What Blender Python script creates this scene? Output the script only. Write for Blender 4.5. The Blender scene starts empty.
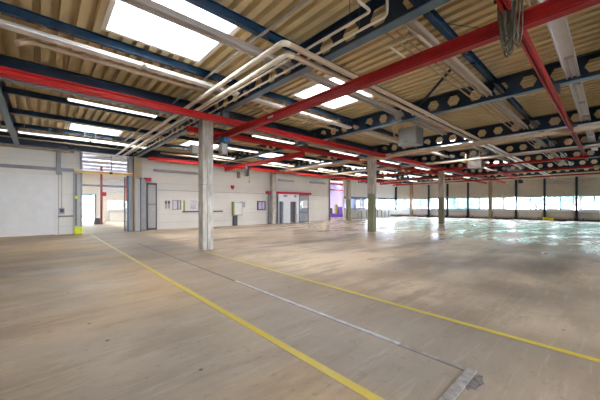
import bpy, bmesh, math, random
from mathutils import Vector, Matrix, noise
random.seed(7)
C = bpy.context.scene.collection
R = math.radians

# ---------------------------------------------------------------- materials
def new_mat(name):
    m = bpy.data.materials.new(name); m.use_nodes = True
    nt = m.node_tree; b = nt.nodes['Principled BSDF']
    return m, nt, b
def mat(name, col, rough=.6, metal=0, var=.12, scale=3, bump=0, emit=None, es=0, spec=.5, stretch=(1,1,1)):
    m, nt, b = new_mat(name)
    N = nt.nodes.new; L = nt.links.new
    tc = N('ShaderNodeTexCoord'); mp = N('ShaderNodeMapping'); mp.inputs['Scale'].default_value = stretch
    L(tc.outputs['Object'], mp.inputs[0])
    nz = N('ShaderNodeTexNoise'); nz.inputs['Scale'].default_value = scale; nz.inputs['Detail'].default_value = 6
    L(mp.outputs[0], nz.inputs[0])
    r = N('ShaderNodeValToRGB')
    r.color_ramp.elements[0].position = .3; r.color_ramp.elements[1].position = .7
    r.color_ramp.elements[0].color = tuple(c*(1-var) for c in col)+(1,)
    r.color_ramp.elements[1].color = tuple(min(1,c*(1+var)) for c in col)+(1,)
    L(nz.outputs['Fac'], r.inputs[0]); L(r.outputs[0], b.inputs['Base Color'])
    b.inputs['Roughness'].default_value = rough; b.inputs['Metallic'].default_value = metal
    b.inputs['Specular IOR Level'].default_value = spec
    if bump:
        bp = N('ShaderNodeBump'); bp.inputs['Strength'].default_value = bump; bp.inputs['Distance'].default_value = .01
        n2 = N('ShaderNodeTexNoise'); n2.inputs['Scale'].default_value = scale*8; L(mp.outputs[0], n2.inputs[0])
        L(n2.outputs['Fac'], bp.inputs['Height']); L(bp.outputs[0], b.inputs['Normal'])
    if emit:
        b.inputs['Emission Color'].default_value = emit+(1,); b.inputs['Emission Strength'].default_value = es
    return m
M = {}
M['deck'] = mat('roof deck paint', (.70,.57,.33), .6, var=.05, scale=1.2)
M['navy'] = mat('dark blue steel paint', (.006,.022,.05), .3, var=.25, scale=4, spec=.6)
M['bluegrey'] = mat('blue grey flange paint', (.12,.2,.27), .35, var=.15, scale=5)
M['purlin'] = mat('blue purlin paint', (.006,.045,.105), .27, var=.2, scale=3, spec=.7)
M['red'] = mat('red crane paint', (.42,.010,.007), .5, var=.12, scale=4, spec=.3)
M['oxide'] = mat('oxide red paint', (.20,.03,.03), .5)
M['darkred'] = mat('crimson paint', (.5,.01,.04), .45)
M['tanpipe'] = mat('tan pipe paint', (.50,.36,.25), .38, var=.1)
M['whitepipe'] = mat('cream pipe paint', (.72,.64,.52), .3, var=.06)
M['trunk'] = mat('grey brown trunking', (.40,.33,.28), .35, var=.1)
M['galv'] = mat('galvanised steel', (.42,.42,.42), .35, .6, var=.15, scale=8)
M['white'] = mat('white paint', (.80,.79,.76), .5, var=.04)
M['whitecold'] = mat('white lacquer', (.75,.77,.82), .35, var=.05)
M['greypanel'] = mat('grey panel', (.42,.41,.40), .45, var=.06)
M['darkgrey'] = mat('dark grey', (.09,.09,.10), .5)
M['midgrey'] = mat('mid grey', (.26,.26,.27), .45)
M['black'] = mat('black plastic', (.012,.012,.014), .5)
M['tanpost'] = mat('tan steel', (.36,.27,.17), .5, var=.15)
M['beigewall'] = mat('beige panel', (.66,.62,.54), .6, var=.06)
M['yellow'] = mat('yellow green paint', (.75,.78,.02), .5)
M['olive'] = mat('olive paint', (.36,.38,.08), .5)
M['orange'] = mat('orange stripe', (.85,.33,.05), .5)
M['cable'] = mat('grey cable', (.10,.09,.06), .7, var=.3, scale=20)
M['hoistblue'] = mat('hoist blue', (.03,.16,.33), .4)
M['curb'] = mat('skylight curb white', (.80,.82,.82), .5, var=.03)
M['lamp'] = mat('lit diffuser', (.9,.9,.9), .4, emit=(1,.97,.92), es=1.0)
M['diffuser'] = mat('unlit white diffuser', (.86,.86,.85), .3, var=.02)
M['heater'] = mat('dull grey brown sheet metal', (.20,.185,.16), .5, var=.08)
M['heaterdark'] = mat('brown grey sheet metal', (.13,.105,.08), .5, var=.08)
M['jointdark'] = mat('dirty joint filler', (.12,.11,.11), .6, var=.3)
M['coverdull'] = mat('dull worn cover', (.22,.19,.175), .5, .1, var=.35, scale=9)
M['headeryellow'] = mat('faded yellow paint', (.75,.60,.18), .5)
M['trunklight'] = mat('pale grey sheet', (.55,.53,.52), .4, var=.08)
M['girderred'] = mat('aged red crane paint', (.27,.009,.009), .5, var=.15, scale=4, spec=.3)  # crane red darkened, dim light at the right put into the colour
M['plategrey'] = mat('scratched steel plate', (.27,.25,.24), .45, .2, var=.4, scale=12)
M['green'] = mat('leaves', (.27,.41,.35), .7, var=.5, scale=3)
M['bark'] = mat('bark', (.2,.14,.1), .8, var=.3)
M['ground'] = mat('outside asphalt', (.45,.47,.45), .8, var=.1)
M['lilac'] = mat('lilac wall paint', (.62,.55,.85), .6, var=.05)  # bluish-purple light beyond the far opening, put into the colour
M['purple'] = mat('purple paint', (.25,.12,.62), .5)
M['rough'] = mat('broken concrete', (.13,.11,.10), .95, var=.5, scale=25, bump=1)
M['steelcover'] = mat('worn steel cover', (.36,.35,.38), .38, .3, var=.3, scale=6)

def wallmat():
    m, nt, b = new_mat('cream painted wall panels')
    N = nt.nodes.new; L = nt.links.new
    tc = N('ShaderNodeTexCoord'); sx = N('ShaderNodeSeparateXYZ'); L(tc.outputs['Object'], sx.inputs[0])
    nz = N('ShaderNodeTexNoise'); nz.inputs['Scale'].default_value = .8; L(tc.outputs['Object'], nz.inputs[0])
    r = N('ShaderNodeValToRGB'); r.color_ramp.elements[0].position=.3; r.color_ramp.elements[1].position=.7
    r.color_ramp.elements[0].color = (.76,.73,.67,1); r.color_ramp.elements[1].color = (.82,.79,.73,1)
    L(nz.outputs['Fac'], r.inputs[0])
    # thin panel joints every 0.9 m up the wall
    a = N('ShaderNodeMath'); a.operation='PINGPONG'; a.inputs[1].default_value=.45; L(sx.outputs['Z'], a.inputs[0])
    g = N('ShaderNodeMath'); g.operation='GREATER_THAN'; g.inputs[1].default_value=.435; L(a.outputs[0], g.inputs[0])
    mx = N('ShaderNodeMix'); mx.data_type='RGBA'; L(g.outputs[0], mx.inputs['Factor'])
    L(r.outputs[0], mx.inputs['A']); mx.inputs['B'].default_value=(.70,.67,.61,1)
    L(mx.outputs['Result'], b.inputs['Base Color']); b.inputs['Roughness'].default_value=.6
    return m
M['wall'] = wallmat()

def concrete(name, green):
    m, nt, b = new_mat(name)
    N = nt.nodes.new; L = nt.links.new
    tc = N('ShaderNodeTexCoord'); mp = N('ShaderNodeMapping'); mp.inputs['Scale'].default_value=(4,4,1.2); L(tc.outputs['Object'], mp.inputs[0])
    nz = N('ShaderNodeTexNoise'); nz.inputs['Scale'].default_value=1.6; nz.inputs['Detail'].default_value=9; nz.inputs['Roughness'].default_value=.65; L(mp.outputs[0], nz.inputs[0])
    r = N('ShaderNodeValToRGB'); r.color_ramp.elements[0].position=.35; r.color_ramp.elements[1].position=.68
    r.color_ramp.elements[0].color=(.29,.27,.23,1); r.color_ramp.elements[1].color=(.60,.56,.49,1)
    L(nz.outputs['Fac'], r.inputs[0]); out = r.outputs[0]
    if green:   # greenish paint on the lower shaft
        sx = N('ShaderNodeSeparateXYZ'); L(tc.outputs['Object'], sx.inputs[0])
        g = N('ShaderNodeMath'); g.operation='LESS_THAN'; g.inputs[1].default_value=2.35; L(sx.outputs['Z'], g.inputs[0])
        k = N('ShaderNodeMath'); k.operation='MULTIPLY'; k.inputs[1].default_value=.75; L(g.outputs[0], k.inputs[0])
        mx = N('ShaderNodeMix'); mx.data_type='RGBA'; L(k.outputs[0], mx.inputs['Factor']); L(out, mx.inputs['A']); mx.inputs['B'].default_value=(.13,.145,.06,1)
        out = mx.outputs['Result']
    L(out, b.inputs['Base Color']); b.inputs['Roughness'].default_value=.75
    bp = N('ShaderNodeBump'); bp.inputs['Strength'].default_value=.3; bp.inputs['Distance'].default_value=.01; L(nz.outputs['Fac'], bp.inputs['Height']); L(bp.outputs[0], b.inputs['Normal'])
    return m
M['conc'] = concrete('bare concrete', False); M['concgreen'] = concrete('concrete with green lower shaft', True)

def floormat():
    m, nt, b = new_mat('stained concrete floor')
    N = nt.nodes.new; L = nt.links.new
    tc = N('ShaderNodeTexCoord'); o = tc.outputs['Object']
    sx = N('ShaderNodeSeparateXYZ'); L(o, sx.inputs[0])
    def noise_(scale, st=(1,1,1), det=5, rough=.55, off=(0,0,0)):
        mp = N('ShaderNodeMapping'); mp.inputs['Scale'].default_value=st; mp.inputs['Location'].default_value=off; L(o, mp.inputs[0])
        n = N('ShaderNodeTexNoise'); n.inputs['Scale'].default_value=scale; n.inputs['Detail'].default_value=det; n.inputs['Roughness'].default_value=rough
        L(mp.outputs[0], n.inputs[0]); return n.outputs['Fac']
    def ramp(f, p0, p1, c0=0, c1=1):
        r = N('ShaderNodeMapRange'); r.inputs['From Min'].default_value=p0; r.inputs['From Max'].default_value=p1
        r.inputs['To Min'].default_value=c0; r.inputs['To Max'].default_value=c1; r.clamp=True; L(f, r.inputs['Value']); return r.outputs[0]
    def mixc(f, a, b_):
        x = N('ShaderNodeMix'); x.data_type='RGBA'; L(f, x.inputs['Factor'])
        for s, v in (('A', a), ('B', b_)):
            if isinstance(v, tuple): x.inputs[s].default_value = v+(1,)
            else: L(v, x.inputs[s])
        return x.outputs['Result']
    def math_(op, a, b_=None):
        x = N('ShaderNodeMath'); x.operation=op; x.use_clamp = op in ('MULTIPLY','ADD')
        for i, v in enumerate((a, b_)):
            if v is None: continue
            if isinstance(v, (int, float)): x.inputs[i].default_value=v
            else: L(v, x.inputs[i])
        return x.outputs[0]
    def band(v, lo, hi, soft=.5):
        return math_('MULTIPLY', ramp(v, lo-soft, lo), ramp(v, hi, hi+soft, 1, 0))
    base = mixc(ramp(noise_(.6, (1,1.4,1), 8, .65), .35, .65), (.195,.155,.115), (.315,.255,.19))
    # ochre patches
    c = mixc(ramp(noise_(.25, (1,1.5,1), 3, .5, (3,1,0)), .40, .62, 0, .85), base, (.37,.245,.125))
    # pale worn area on the far side of the right-hand line
    pale = math_('MULTIPLY', ramp(sx.outputs['X'], 4.2, 4.9), ramp(noise_(.3, (1,1,1), 6, .6, (9,4,0)), .34, .52, .35, .9))
    c = mixc(pale, c, (.54,.42,.295))
    # grey driving lane between the two yellow lines
    lane = math_('MULTIPLY', band(sx.outputs['X'], 2.1, 4.2, .08), .5)
    c = mixc(lane, c, (.195,.17,.15))
    # dark stains
    st = ramp(noise_(.33, (.6,1.6,1), 3, .5, (5,8,0)), .50, .64, 0, .75)
    far = ramp(sx.outputs['X'], 4.6, 8, .3, 1)
    c = mixc(math_('MULTIPLY', st, far), c, (.12,.095,.075))
    dk = math_('MULTIPLY', math_('MULTIPLY', ramp(sx.outputs['X'], 3.2, 4.6), ramp(sx.outputs['Y'], 2.0, 5.0, 1, 0)), ramp(noise_(.5, det=4, off=(4,0,0)), .35, .6, .25, .75))
    c = mixc(dk, c, (.12,.095,.075))
    # dark oil marks striping the floor beside the line
    wv = ramp(math_('SINE', math_('ADD', math_('MULTIPLY', sx.outputs['Y'], 11.), math_('MULTIPLY', noise_(1.5), 3.))), .25, .8)
    wv2 = N('ShaderNodeMath'); wv2.operation='SINE'
    ad = N('ShaderNodeMath'); ad.operation='MULTIPLY_ADD'; ad.inputs[1].default_value=11.; L(sx.outputs['Y'], ad.inputs[0]); L(noise_(1.2, det=3), ad.inputs[2])
    L(ad.outputs[0], wv2.inputs[0])
    wm = math_('MULTIPLY', math_('MULTIPLY', band(sx.outputs['X'], 4.5, 5.3, .5), band(sx.outputs['Y'], 1.8, 5.6, .6)), ramp(wv2.outputs[0], .2, .9))
    c = mixc(math_('MULTIPLY', wm, .35), c, (.17,.13,.11))
    # fine speckle and scratches
    c = mixc(ramp(noise_(9, det=5), .60, .70, 0, .45), c, (.13,.10,.08))
    c = mixc(ramp(noise_(1.1, (.5,1.6,1), 8, .7, (6,3,0)), .52, .60, 0, .45), c, (.17,.125,.085))
    c = mixc(ramp(noise_(3, (.35,4,1), 6, .7), .55, .75, 0, .3), c, (.52,.46,.38))
    # small black tar spots
    vo = N('ShaderNodeTexVoronoi'); vo.inputs['Scale'].default_value=2.3; L(o, vo.inputs['Vector'])
    sp = math_('MULTIPLY', ramp(vo.outputs['Distance'], .045, .06, 1, 0), ramp(noise_(.9, off=(2,2,0)), .46, .5))
    c = mixc(sp, c, (.04,.035,.03))
    L(c, b.inputs['Base Color'])
    rg = ramp(noise_(.5, (.7,1.6,1), 6, .6, (1,7,0)), .35, .65, .17, .40)
    near = ramp(sx.outputs['X'], 5, 15, .30, 0)
    rr = N('ShaderNodeMath'); rr.operation='ADD'; L(rg, rr.inputs[0]); L(near, rr.inputs[1])
    L(rr.outputs[0], b.inputs['Roughness'])
    b.inputs['Specular IOR Level'].default_value=.5
    bp = N('ShaderNodeBump'); bp.inputs['Strength'].default_value=.05; bp.inputs['Distance'].default_value=.01
    L(noise_(5, det=8), bp.inputs['Height']); L(bp.outputs[0], b.inputs['Normal'])
    return m
M['floor'] = floormat()

def linemat():
    m, nt, b = new_mat('worn yellow line paint')
    N = nt.nodes.new; L = nt.links.new
    tc = N('ShaderNodeTexCoord'); nz = N('ShaderNodeTexNoise'); nz.inputs['Scale'].default_value=7; nz.inputs['Detail'].default_value=8; nz.inputs['Roughness'].default_value=.7
    L(tc.outputs['Object'], nz.inputs[0])
    sx = N('ShaderNodeSeparateXYZ'); L(tc.outputs['Object'], sx.inputs[0])
    # paint is worn away towards the far end
    wr = N('ShaderNodeMapRange'); wr.inputs['From Min'].default_value=4; wr.inputs['From Max'].default_value=15
    wr.inputs['To Min'].default_value=0; wr.inputs['To Max'].default_value=.17; L(sx.outputs['Y'], wr.inputs['Value'])
    ad = N('ShaderNodeMath'); L(nz.outputs['Fac'], ad.inputs[0]); L(wr.outputs[0], ad.inputs[1])
    r = N('ShaderNodeMapRange'); r.inputs['From Min'].default_value=.58; r.inputs['From Max'].default_value=.70; L(ad.outputs[0], r.inputs['Value'])
    mx = N('ShaderNodeMix'); mx.data_type='RGBA'; L(r.outputs[0], mx.inputs['Factor'])
    mx.inputs['A'].default_value=(.43,.32,.03,1); mx.inputs['B'].default_value=(.40,.34,.24,1)
    L(mx.outputs['Result'], b.inputs['Base Color']); b.inputs['Roughness'].default_value=.45
    return m
M['line'] = linemat()

def glassmat(name, tint, gloss=.08):
    m = bpy.data.materials.new(name); m.use_nodes=True; nt=m.node_tree; nt.nodes.clear()
    N = nt.nodes.new; L = nt.links.new
    t = N('ShaderNodeBsdfTransparent'); t.inputs[0].default_value=tint+(1,)
    g = N('ShaderNodeBsdfGlossy'); g.inputs['Roughness'].default_value=.03
    x = N('ShaderNodeMixShader'); x.inputs[0].default_value=gloss; o = N('ShaderNodeOutputMaterial')
    L(t.outputs[0], x.inputs[1]); L(g.outputs[0], x.inputs[2]); L(x.outputs[0], o.inputs[0]); return m
M['glass'] = glassmat('window glass', (.84,.89,.95))
M['lilacglass'] = glassmat('lilac tinted glass', (.86,.87,.97), .12)
def milk():
    m = bpy.data.materials.new('milky skylight acrylic'); m.use_nodes=True; nt=m.node_tree; nt.nodes.clear()
    N = nt.nodes.new; L = nt.links.new
    t = N('ShaderNodeBsdfTransparent'); t.inputs[0].default_value=(.95,.95,.95,1)
    g = N('ShaderNodeBsdfTranslucent'); g.inputs[0].default_value=(.9,.9,.9,1)
    x = N('ShaderNodeMixShader'); x.inputs[0].default_value=.5; o = N('ShaderNodeOutputMaterial')
    L(t.outputs[0], x.inputs[1]); L(g.outputs[0], x.inputs[2]); L(x.outputs[0], o.inputs[0]); return m
M['milk'] = milk()

# ---------------------------------------------------------------- mesh helpers
class MB:
    def __init__(s): s.bm = bmesh.new()
    def box(s, x0, x1, y0, y1, z0, z1):
        v = [s.bm.verts.new((x, y, z)) for z in (z0, z1) for y in (y0, y1) for x in (x0, x1)]
        for f in ((0,2,3,1),(4,5,7,6),(0,1,5,4),(2,6,7,3),(0,4,6,2),(1,3,7,5)): s.bm.faces.new([v[i] for i in f])
        return s
    def prism(s, pts, axis, a0, a1):
        """extrude a closed 2D outline along X ('x': pts are (y,z)), Y ('y': pts are (x,z)) or Z ('z')"""
        def P(p, a): return (a, p[0], p[1]) if axis=='x' else (p[0], a, p[1]) if axis=='y' else (p[0], p[1], a)
        A = [s.bm.verts.new(P(p, a0)) for p in pts]; B = [s.bm.verts.new(P(p, a1)) for p in pts]; n = len(pts)
        s.bm.faces.new(A); s.bm.faces.new(B[::-1])
        for i in range(n): s.bm.faces.new((A[i], B[i], B[(i+1)%n], A[(i+1)%n]))
        return s
    def tube(s, pts, r, seg=10, cap=True):
        pts = [Vector(p) for p in pts]; rings = []
        up = Vector((0,0,1))
        for i, p in enumerate(pts):
            d = (pts[min(i+1,len(pts)-1)] - pts[max(i-1,0)]).normalized()
            u = d.cross(up) if abs(d.dot(up)) < .98 else d.cross(Vector((1,0,0)))
            u.normalize(); w = u.cross(d).normalized()
            rr = r[i] if isinstance(r, (list, tuple)) else r
            rings.append([s.bm.verts.new(p + u*rr*math.cos(2*math.pi*k/seg) + w*rr*math.sin(2*math.pi*k/seg)) for k in range(seg)])
        for a, b in zip(rings, rings[1:]):
            for k in range(seg): 
                f = s.bm.faces.new((a[k], a[(k+1)%seg], b[(k+1)%seg], b[k])); f.smooth = True
        if cap: s.bm.faces.new(rings[0][::-1]); s.bm.faces.new(rings[-1])
        return s
    def build(s, name, m, parent=None, bevel=0):
        bmesh.ops.recalc_face_normals(s.bm, faces=s.bm.faces)
        me = bpy.data.meshes.new(name); s.bm.to_mesh(me); s.bm.free()
        o = bpy.data.objects.new(name, me); C.objects.link(o)
        for k in (m if isinstance(m, list) else [m]): me.materials.append(M[k])
        if parent: o.parent = parent; o.matrix_parent_inverse = Matrix.Translation(-Vector(parent.location)) if parent.rotation_euler.z==0 else parent.matrix_basis.inverted()
        if bevel:
            b = o.modifiers.new('bevel', 'BEVEL'); b.width = bevel; b.segments = 2; b.limit_method='ANGLE'
        return o
def tag(o, label=None, cat=None, group=None):
    if label: o['label'] = label
    if cat: o['category'] = cat
    if group: o['group'] = group
    return o
def struct(o, label=None, cat=None):
    o['kind'] = 'structure'; return tag(o, label, cat)
def thing(name, label, cat, loc, group=None):
    o = bpy.data.objects.new(name, None); o.empty_display_size=.2; C.objects.link(o); o.location = loc
    return tag(o, label, cat, group)
def copy_tree(o, d, label):
    c = o.copy(); C.objects.link(c); c.location = Vector(o.location) + Vector(d); c['label'] = label
    for ch in list(o.children):
        k = ch.copy(); C.objects.link(k); k.parent = c; k.matrix_parent_inverse = ch.matrix_parent_inverse.copy()
    return c
def ibeam_mb(mb, axis, a0, a1, p, zb, h, w, tf=.018, tw=.012):
    hw, ht = w/2, tw/2
    pts = [(p-hw,zb),(p+hw,zb),(p+hw,zb+tf),(p+ht,zb+tf),(p+ht,zb+h-tf),(p+hw,zb+h-tf),(p+hw,zb+h),(p-hw,zb+h),(p-hw,zb+h-tf),(p-ht,zb+h-tf),(p-ht,zb+tf),(p-hw,zb+tf)]
    return mb.prism(pts, axis, a0, a1)

DECK = 5.32; FL = 4.72; YW = 20.8; YW2 = 23.5; XW = 42.3
X0, Y0 = -9.0, -7.6         # how far the hall is modelled behind the camera

# ---------------------------------------------------------------- floor, roof
struct(MB().box(X0, XW+.2, Y0, 36.2, -.3, 0).build('floor', 'floor'), 'stained grey brown concrete hall floor', 'floor')
struct(MB().box(-60, 110, -60, 120, -.5, -.32).build('ground', 'ground'), 'pale ground outside the hall', 'ground')

sky1 = [(1.0,2.95),(6.2,8.15),(17.0,18.95),(27.8,29.75)]
sky2 = [(1.0,2.95),(6.2,8.15),(11.6,13.55),(17.0,18.95),(22.4,24.35),(27.8,29.75),(33.2,35.15)]
sky_added = [(-4.4,-2.45),(1.0,2.95),(6.2,8.15),(17.0,18.95),(27.8,29.75)]  # unseen row behind the camera, added to light the foreground
rows = [(-5.3,-3.36,sky_added),(5.12,7.06,sky1),(15.5,17.45,sky2)]
def deck_strip(bm, x0, x1, y0, y1):
    p = .27; prof = []; k = math.floor(x0/p)
    while k*p < x1:
        b = k*p
        for dx, dz in ((0,0),(.145,0),(.153,.17),(.262,.17)): prof.append((b+dx, DECK+dz))
        k += 1
    prof = [q for q in prof if x0 <= q[0] <= x1]
    A = [bm.verts.new((x, y0, z)) for x, z in prof]; B = [bm.verts.new((x, y1, z)) for x, z in prof]
    for i in range(len(prof)-1): bm.faces.new((A[i], A[i+1], B[i+1], B[i]))
mb = MB(); yy = Y0
for ya, yb, sk in rows:
    deck_strip(mb.bm, X0, XW, yy, ya); xx = X0
    for a, b in sk: deck_strip(mb.bm, xx, a, ya, yb); xx = b
    deck_strip(mb.bm, xx, XW, ya, yb); yy = yb
deck_strip(mb.bm, X0, XW, yy, YW2+.1)
struct(mb.build('ceiling', 'deck'), 'beige corrugated steel roof deck', 'ceiling')
# roof build-up above the sheet keeps daylight out except at the skylights
mb = MB(); yy = Y0
for ya, yb, sk in rows:
    mb.box(X0, XW, yy+(.06 if yy>Y0 else 0), ya-.06, DECK+.175, DECK+.3); xx = X0-.06
    for a, b in sk: mb.box(xx+.06, a-.06, ya-.06, yb+.06, DECK+.175, DECK+.3); xx = b
    mb.box(xx+.06, XW, ya-.06, yb+.06, DECK+.175, DECK+.3); yy = yb
mb.box(X0, XW, yy+.06, YW2+.2, DECK+.175, DECK+.3)
struct(mb.build('roof', 'midgrey'), 'insulated roof above the deck', 'roof')

bay_name = {-3.425:'left of the leftmost cross beam',1.975:'over the yellow line, nearest the camera',7.175:'behind the long red girder',12.575:'before the second column',17.975:'beyond the second column',23.375:'before the third column',28.775:'beyond the third column',34.175:'closest to the window wall'}
n = 0
for (ya, yb, sk), rn in zip(rows, ('nearest','front','rear')):
    for a, b in sk:
        t = thing('skylight', f'white square dome skylight in the {rn} row, {bay_name[round((a+b)/2,3)]}', 'skylight', ((a+b)/2,(ya+yb)/2,DECK), 'roof skylights')
        m = MB(); w=.04
        m.box(a-w,a,ya-w,yb+w,DECK-.03,DECK+.55).box(b,b+w,ya-w,yb+w,DECK-.03,DECK+.55).box(a,b,ya-w,ya,DECK-.03,DECK+.55).box(a,b,yb,yb+w,DECK-.03,DECK+.55)
        m.build('curb', 'curb', t)
        f = MB(); i=.0; q=.05
        for (x0,x1,y0,y1) in ((a-.09,b+.09,ya-.09,ya-.0),(a-.09,b+.09,yb+.0,yb+.09),(a-.09,a-.0,ya,yb),(b+.0,b+.09,ya,yb)): f.box(x0,x1,y0,y1,DECK-.05,DECK-.03)
        f.build('trim_frame', 'white', t)
        d = MB(); S=8; g=[[None]*(S+1) for _ in range(S+1)]
        for i in range(S+1):
            for j in range(S+1):
                x=a+(b-a)*i/S; y=ya+(yb-ya)*j/S; h=(1-(2*i/S-1)**2)*(1-(2*j/S-1)**2)
                g[i][j]=d.bm.verts.new((x,y,DECK+.55+.14*h))
        for i in range(S):
            for j in range(S):
                fc=d.bm.faces.new((g[i][j],g[i+1][j],g[i+1][j+1],g[i][j+1]))
        d.build('dome', 'milk', t)

# ---------------------------------------------------------------- steel frame
def castellated(X, y0, y1, label):
    p=.64; t = thing('castellated_beam', label, 'steel beam', (X,(y0+y1)/2,FL), 'blue castellated beams crossing the hall')
    # web: hexagonal holes
    m = MB(); bm = m.bm; z0, z1 = FL+.015, DECK-.015; zc=(z0+z1)/2; hh=.16; hw=.19; ha=.10
    y = y0
    while y < y1-.01:
        yc = y+p/2
        hexp = [(yc-hw,zc),(yc-ha,zc+hh),(yc+ha,zc+hh),(yc+hw,zc),(yc+ha,zc-hh),(yc-ha,zc-hh)]
        outp = [(y,zc),(y,z1),(y+p,z1),(y+p,zc),(y+p,z0),(y,z0)]
        for sx in (-.006,.006):
            H=[bm.verts.new((X+sx,a,b)) for a,b in hexp]; O=[bm.verts.new((X+sx,a,b)) for a,b in outp]
            for i in range(6): bm.faces.new((H[i],H[(i+1)%6],O[(i+1)%6],O[i]))
        y += p
    m.build('web', 'navy', t)
    MB().box(X-.1,X+.1,y0,y1,FL,FL+.018).build('bottom_flange','bluegrey',t)
    MB().box(X-.1,X+.1,y0,y1,DECK-.02,DECK-.002).build('top_flange','navy',t)
    return t
cb = {-.9:'leftmost blue castellated beam, seen end-on above the white sectional door',
 4.5:'blue castellated beam with hexagonal holes running over the nearest concrete column',
 9.9:'blue castellated beam passing above the boxy white unit heater nearest the camera',
 15.3:'blue castellated beam running over the second concrete column',
 20.7:'blue castellated beam just beyond the second column, before the third',
 26.1:'blue castellated beam running over the third concrete column',
 31.5:'blue castellated beam beyond the third column, second from the window wall',
 36.9:'blue castellated beam nearest and parallel to the window wall'}
for X, lb in cb.items():
    castellated(X, -7.1, -7.1+.64*43, lb) if X < 25 else castellated(X, -7.1, -7.1+.64*47, lb)
# primary girders along the column lines
for Y, xa, lb in ((10.1, X0, 'deep dark navy girder running along the middle column row'), (20.45, X0, 'dark navy girder along the top of the cream end wall'), (-.3, X0, 'dark navy girder along the near column row')):
    m = MB()
    g = thing('steel_girder', lb, 'steel beam', (16,Y,FL))
    m.box(xa,XW-.3,Y-.008,Y+.008,FL+.02,DECK-.05).build('web','navy',g)
    MB().box(xa,XW-.3,Y-.1,Y+.1,FL,FL+.02).build('bottom_flange','bluegrey',g)
    MB().box(xa,XW-.3,Y-.1,Y+.1,DECK-.05,DECK-.03).build('top_flange','navy',g)
    if Y == 10.1:
        b = MB()
        for x in (-3,.4,3.2,8,12.4): 
            for dx in (0,.09): b.tube([(x+dx,Y-.1,FL+.1),(x+dx,Y-.12,FL+.1)],.02,6)
# purlins
pl = {2.3:'blue purlin nearest the camera, beside the bundle of thin tan pipes',
 4.9:'dark blue purlin crossing along the near edge of the big white skylight',
 7.5:'shiny blue purlin crossing along the far edge of the big white skylight',
 12.7:'blue purlin first behind the deep navy middle girder',
 15.3:'blue purlin second behind the deep navy middle girder',
 17.9:'blue purlin closest to the cream end wall', -2.9:'blue purlin behind the near column row'}
for Y, lb in pl.items():
    m = MB(); ibeam_mb(m, 'x', X0, XW-.05, Y, 5.13, .18, .11, tf=.012, tw=.01)
    tag(m.build('roof_purlin', 'purlin'), lb, 'purlin', 'blue roof purlins')
# flat angle bars along the bays under the purlins
for X, lb in ((3.34,'thin galvanised bar under the purlins beside the big skylight'),):
    tag(MB().box(X-.03,X+.03,-1,20.2,5.10,5.128).build('steel_bar','galv'), lb, 'metal bar')
# diagonal brace
tag(MB().tube([(9.85,4.55,5.14),(8.16,2.93,5.27)],.04,8).build('diagonal_brace','navy'), 'dark diagonal brace rod rising to the blue castellated beam', 'brace')

# ---------------------------------------------------------------- concrete columns
cols = [(4.5,10.1,'conc','nearest and tallest square concrete column standing beside the yellow line'),
 (15.3,10.1,'concgreen','square concrete column with greenish lower shaft in the middle of the hall'),
 (26.1,10.1,'concgreen','right-hand free standing concrete column in front of the window wall'),
 (15.3,20.35,'conc','square concrete column in front of the office front with red canopy'),
 (26.1,20.35,'concgreen','farthest square concrete column beside the lilac opening')]
for x,y,mm,lb in cols:
    w=.2
    t = thing('concrete_column', lb, 'column', (x,y,0), 'square concrete columns')
    s = MB().box(x-w,x+w,y-w,y+w,0,FL-.02).build('shaft', mm, t, .015)
    MB().box(x-w-.004,x+w+.004,y-w-.004,y+w+.004,2.36,2.385).build('joint_line','midgrey',t)
    if (x,y)==(4.5,10.1):
        MB().tube([(x-.03+.0,y-w-.012,0.02),(x-.03,y-w-.012,3.6)],.012,6).build('conduit','galv',t)
        MB().box(x-.06,x+.0,y-w-.05,y-w-.005,1.85,1.95).build('socket_box','greypanel',t)
    if (x,y)==(15.3,10.1):
        MB().box(x+.02,x+.17,y-w-.1,y-w,2.0,2.35).build('switch_box','whitecold',t,.01)
t = tag(MB().box(4.3,4.72,20.1,20.52,0,FL-.02).build('steel_column','tanpost'), 'tan brown steel column at the right side of the wide doorway', 'column')

# ---------------------------------------------------------------- walls
m = MB()
m.box(X0,-6.1,YW,YW+.2,0,DECK).box(-6.1,.66,YW,YW+.2,3.33,FL+.1).box(.66,1.76,YW,YW+.2,0,FL+.1)
# stretch with two small window openings
hx = [(6.83,7.42),(8.06,8.89)]; x=4.3
for a,b in hx: m.box(x,a,YW,YW+.2,0,FL+.1); m.box(a,b,YW,YW+.2,0,1.34).box(a,b,YW,YW+.2,2.02,FL+.1); x=b
m.box(x,23.42,YW,YW+.2,0,FL+.1)
m.box(X0,23.42,YW,YW+.2,FL+.1,DECK)
m.box(23.22,23.42,YW,YW2+.2,0,DECK)
m.box(23.42,29.2,YW2,YW2+.2,FL-.0,DECK)
struct(m.build('wall_front', 'wall'), 'cream end wall with small windows and doors', 'wall')
struct(MB().box(X0-.2,X0,Y0-.2,YW+.2,-.3,DECK).build('wall_side','wall'),'cream side wall left of the picture','wall')
struct(MB().box(X0,-8,Y0-.2,Y0,-.3,DECK).box(-8,10,Y0-.2,Y0,-.3,1.2).box(-8,10,Y0-.2,Y0,3.6,DECK).box(10,XW+.2,Y0-.2,Y0,-.3,DECK).build('wall_near','wall'),'cream wall behind the camera','wall')
struct(MB().box(5.2,23.4,YW-.012,YW,2.67,2.71).build('trim_1','greypanel'),'thin grey joint strip across the cream end wall','trim')
struct(MB().box(-9,1.4,YW-.05,YW,3.56,3.74).build('trim_2','midgrey'),'grey rail above the sectional door','rail')
struct(MB().box(5.2,14.5,YW-.012,YW,1.02,1.05).box(5.2,14.5,YW-.012,YW,.45,.47).build('trim_3','beigewall'),'low horizontal joint lines of the end wall','trim')
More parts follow.
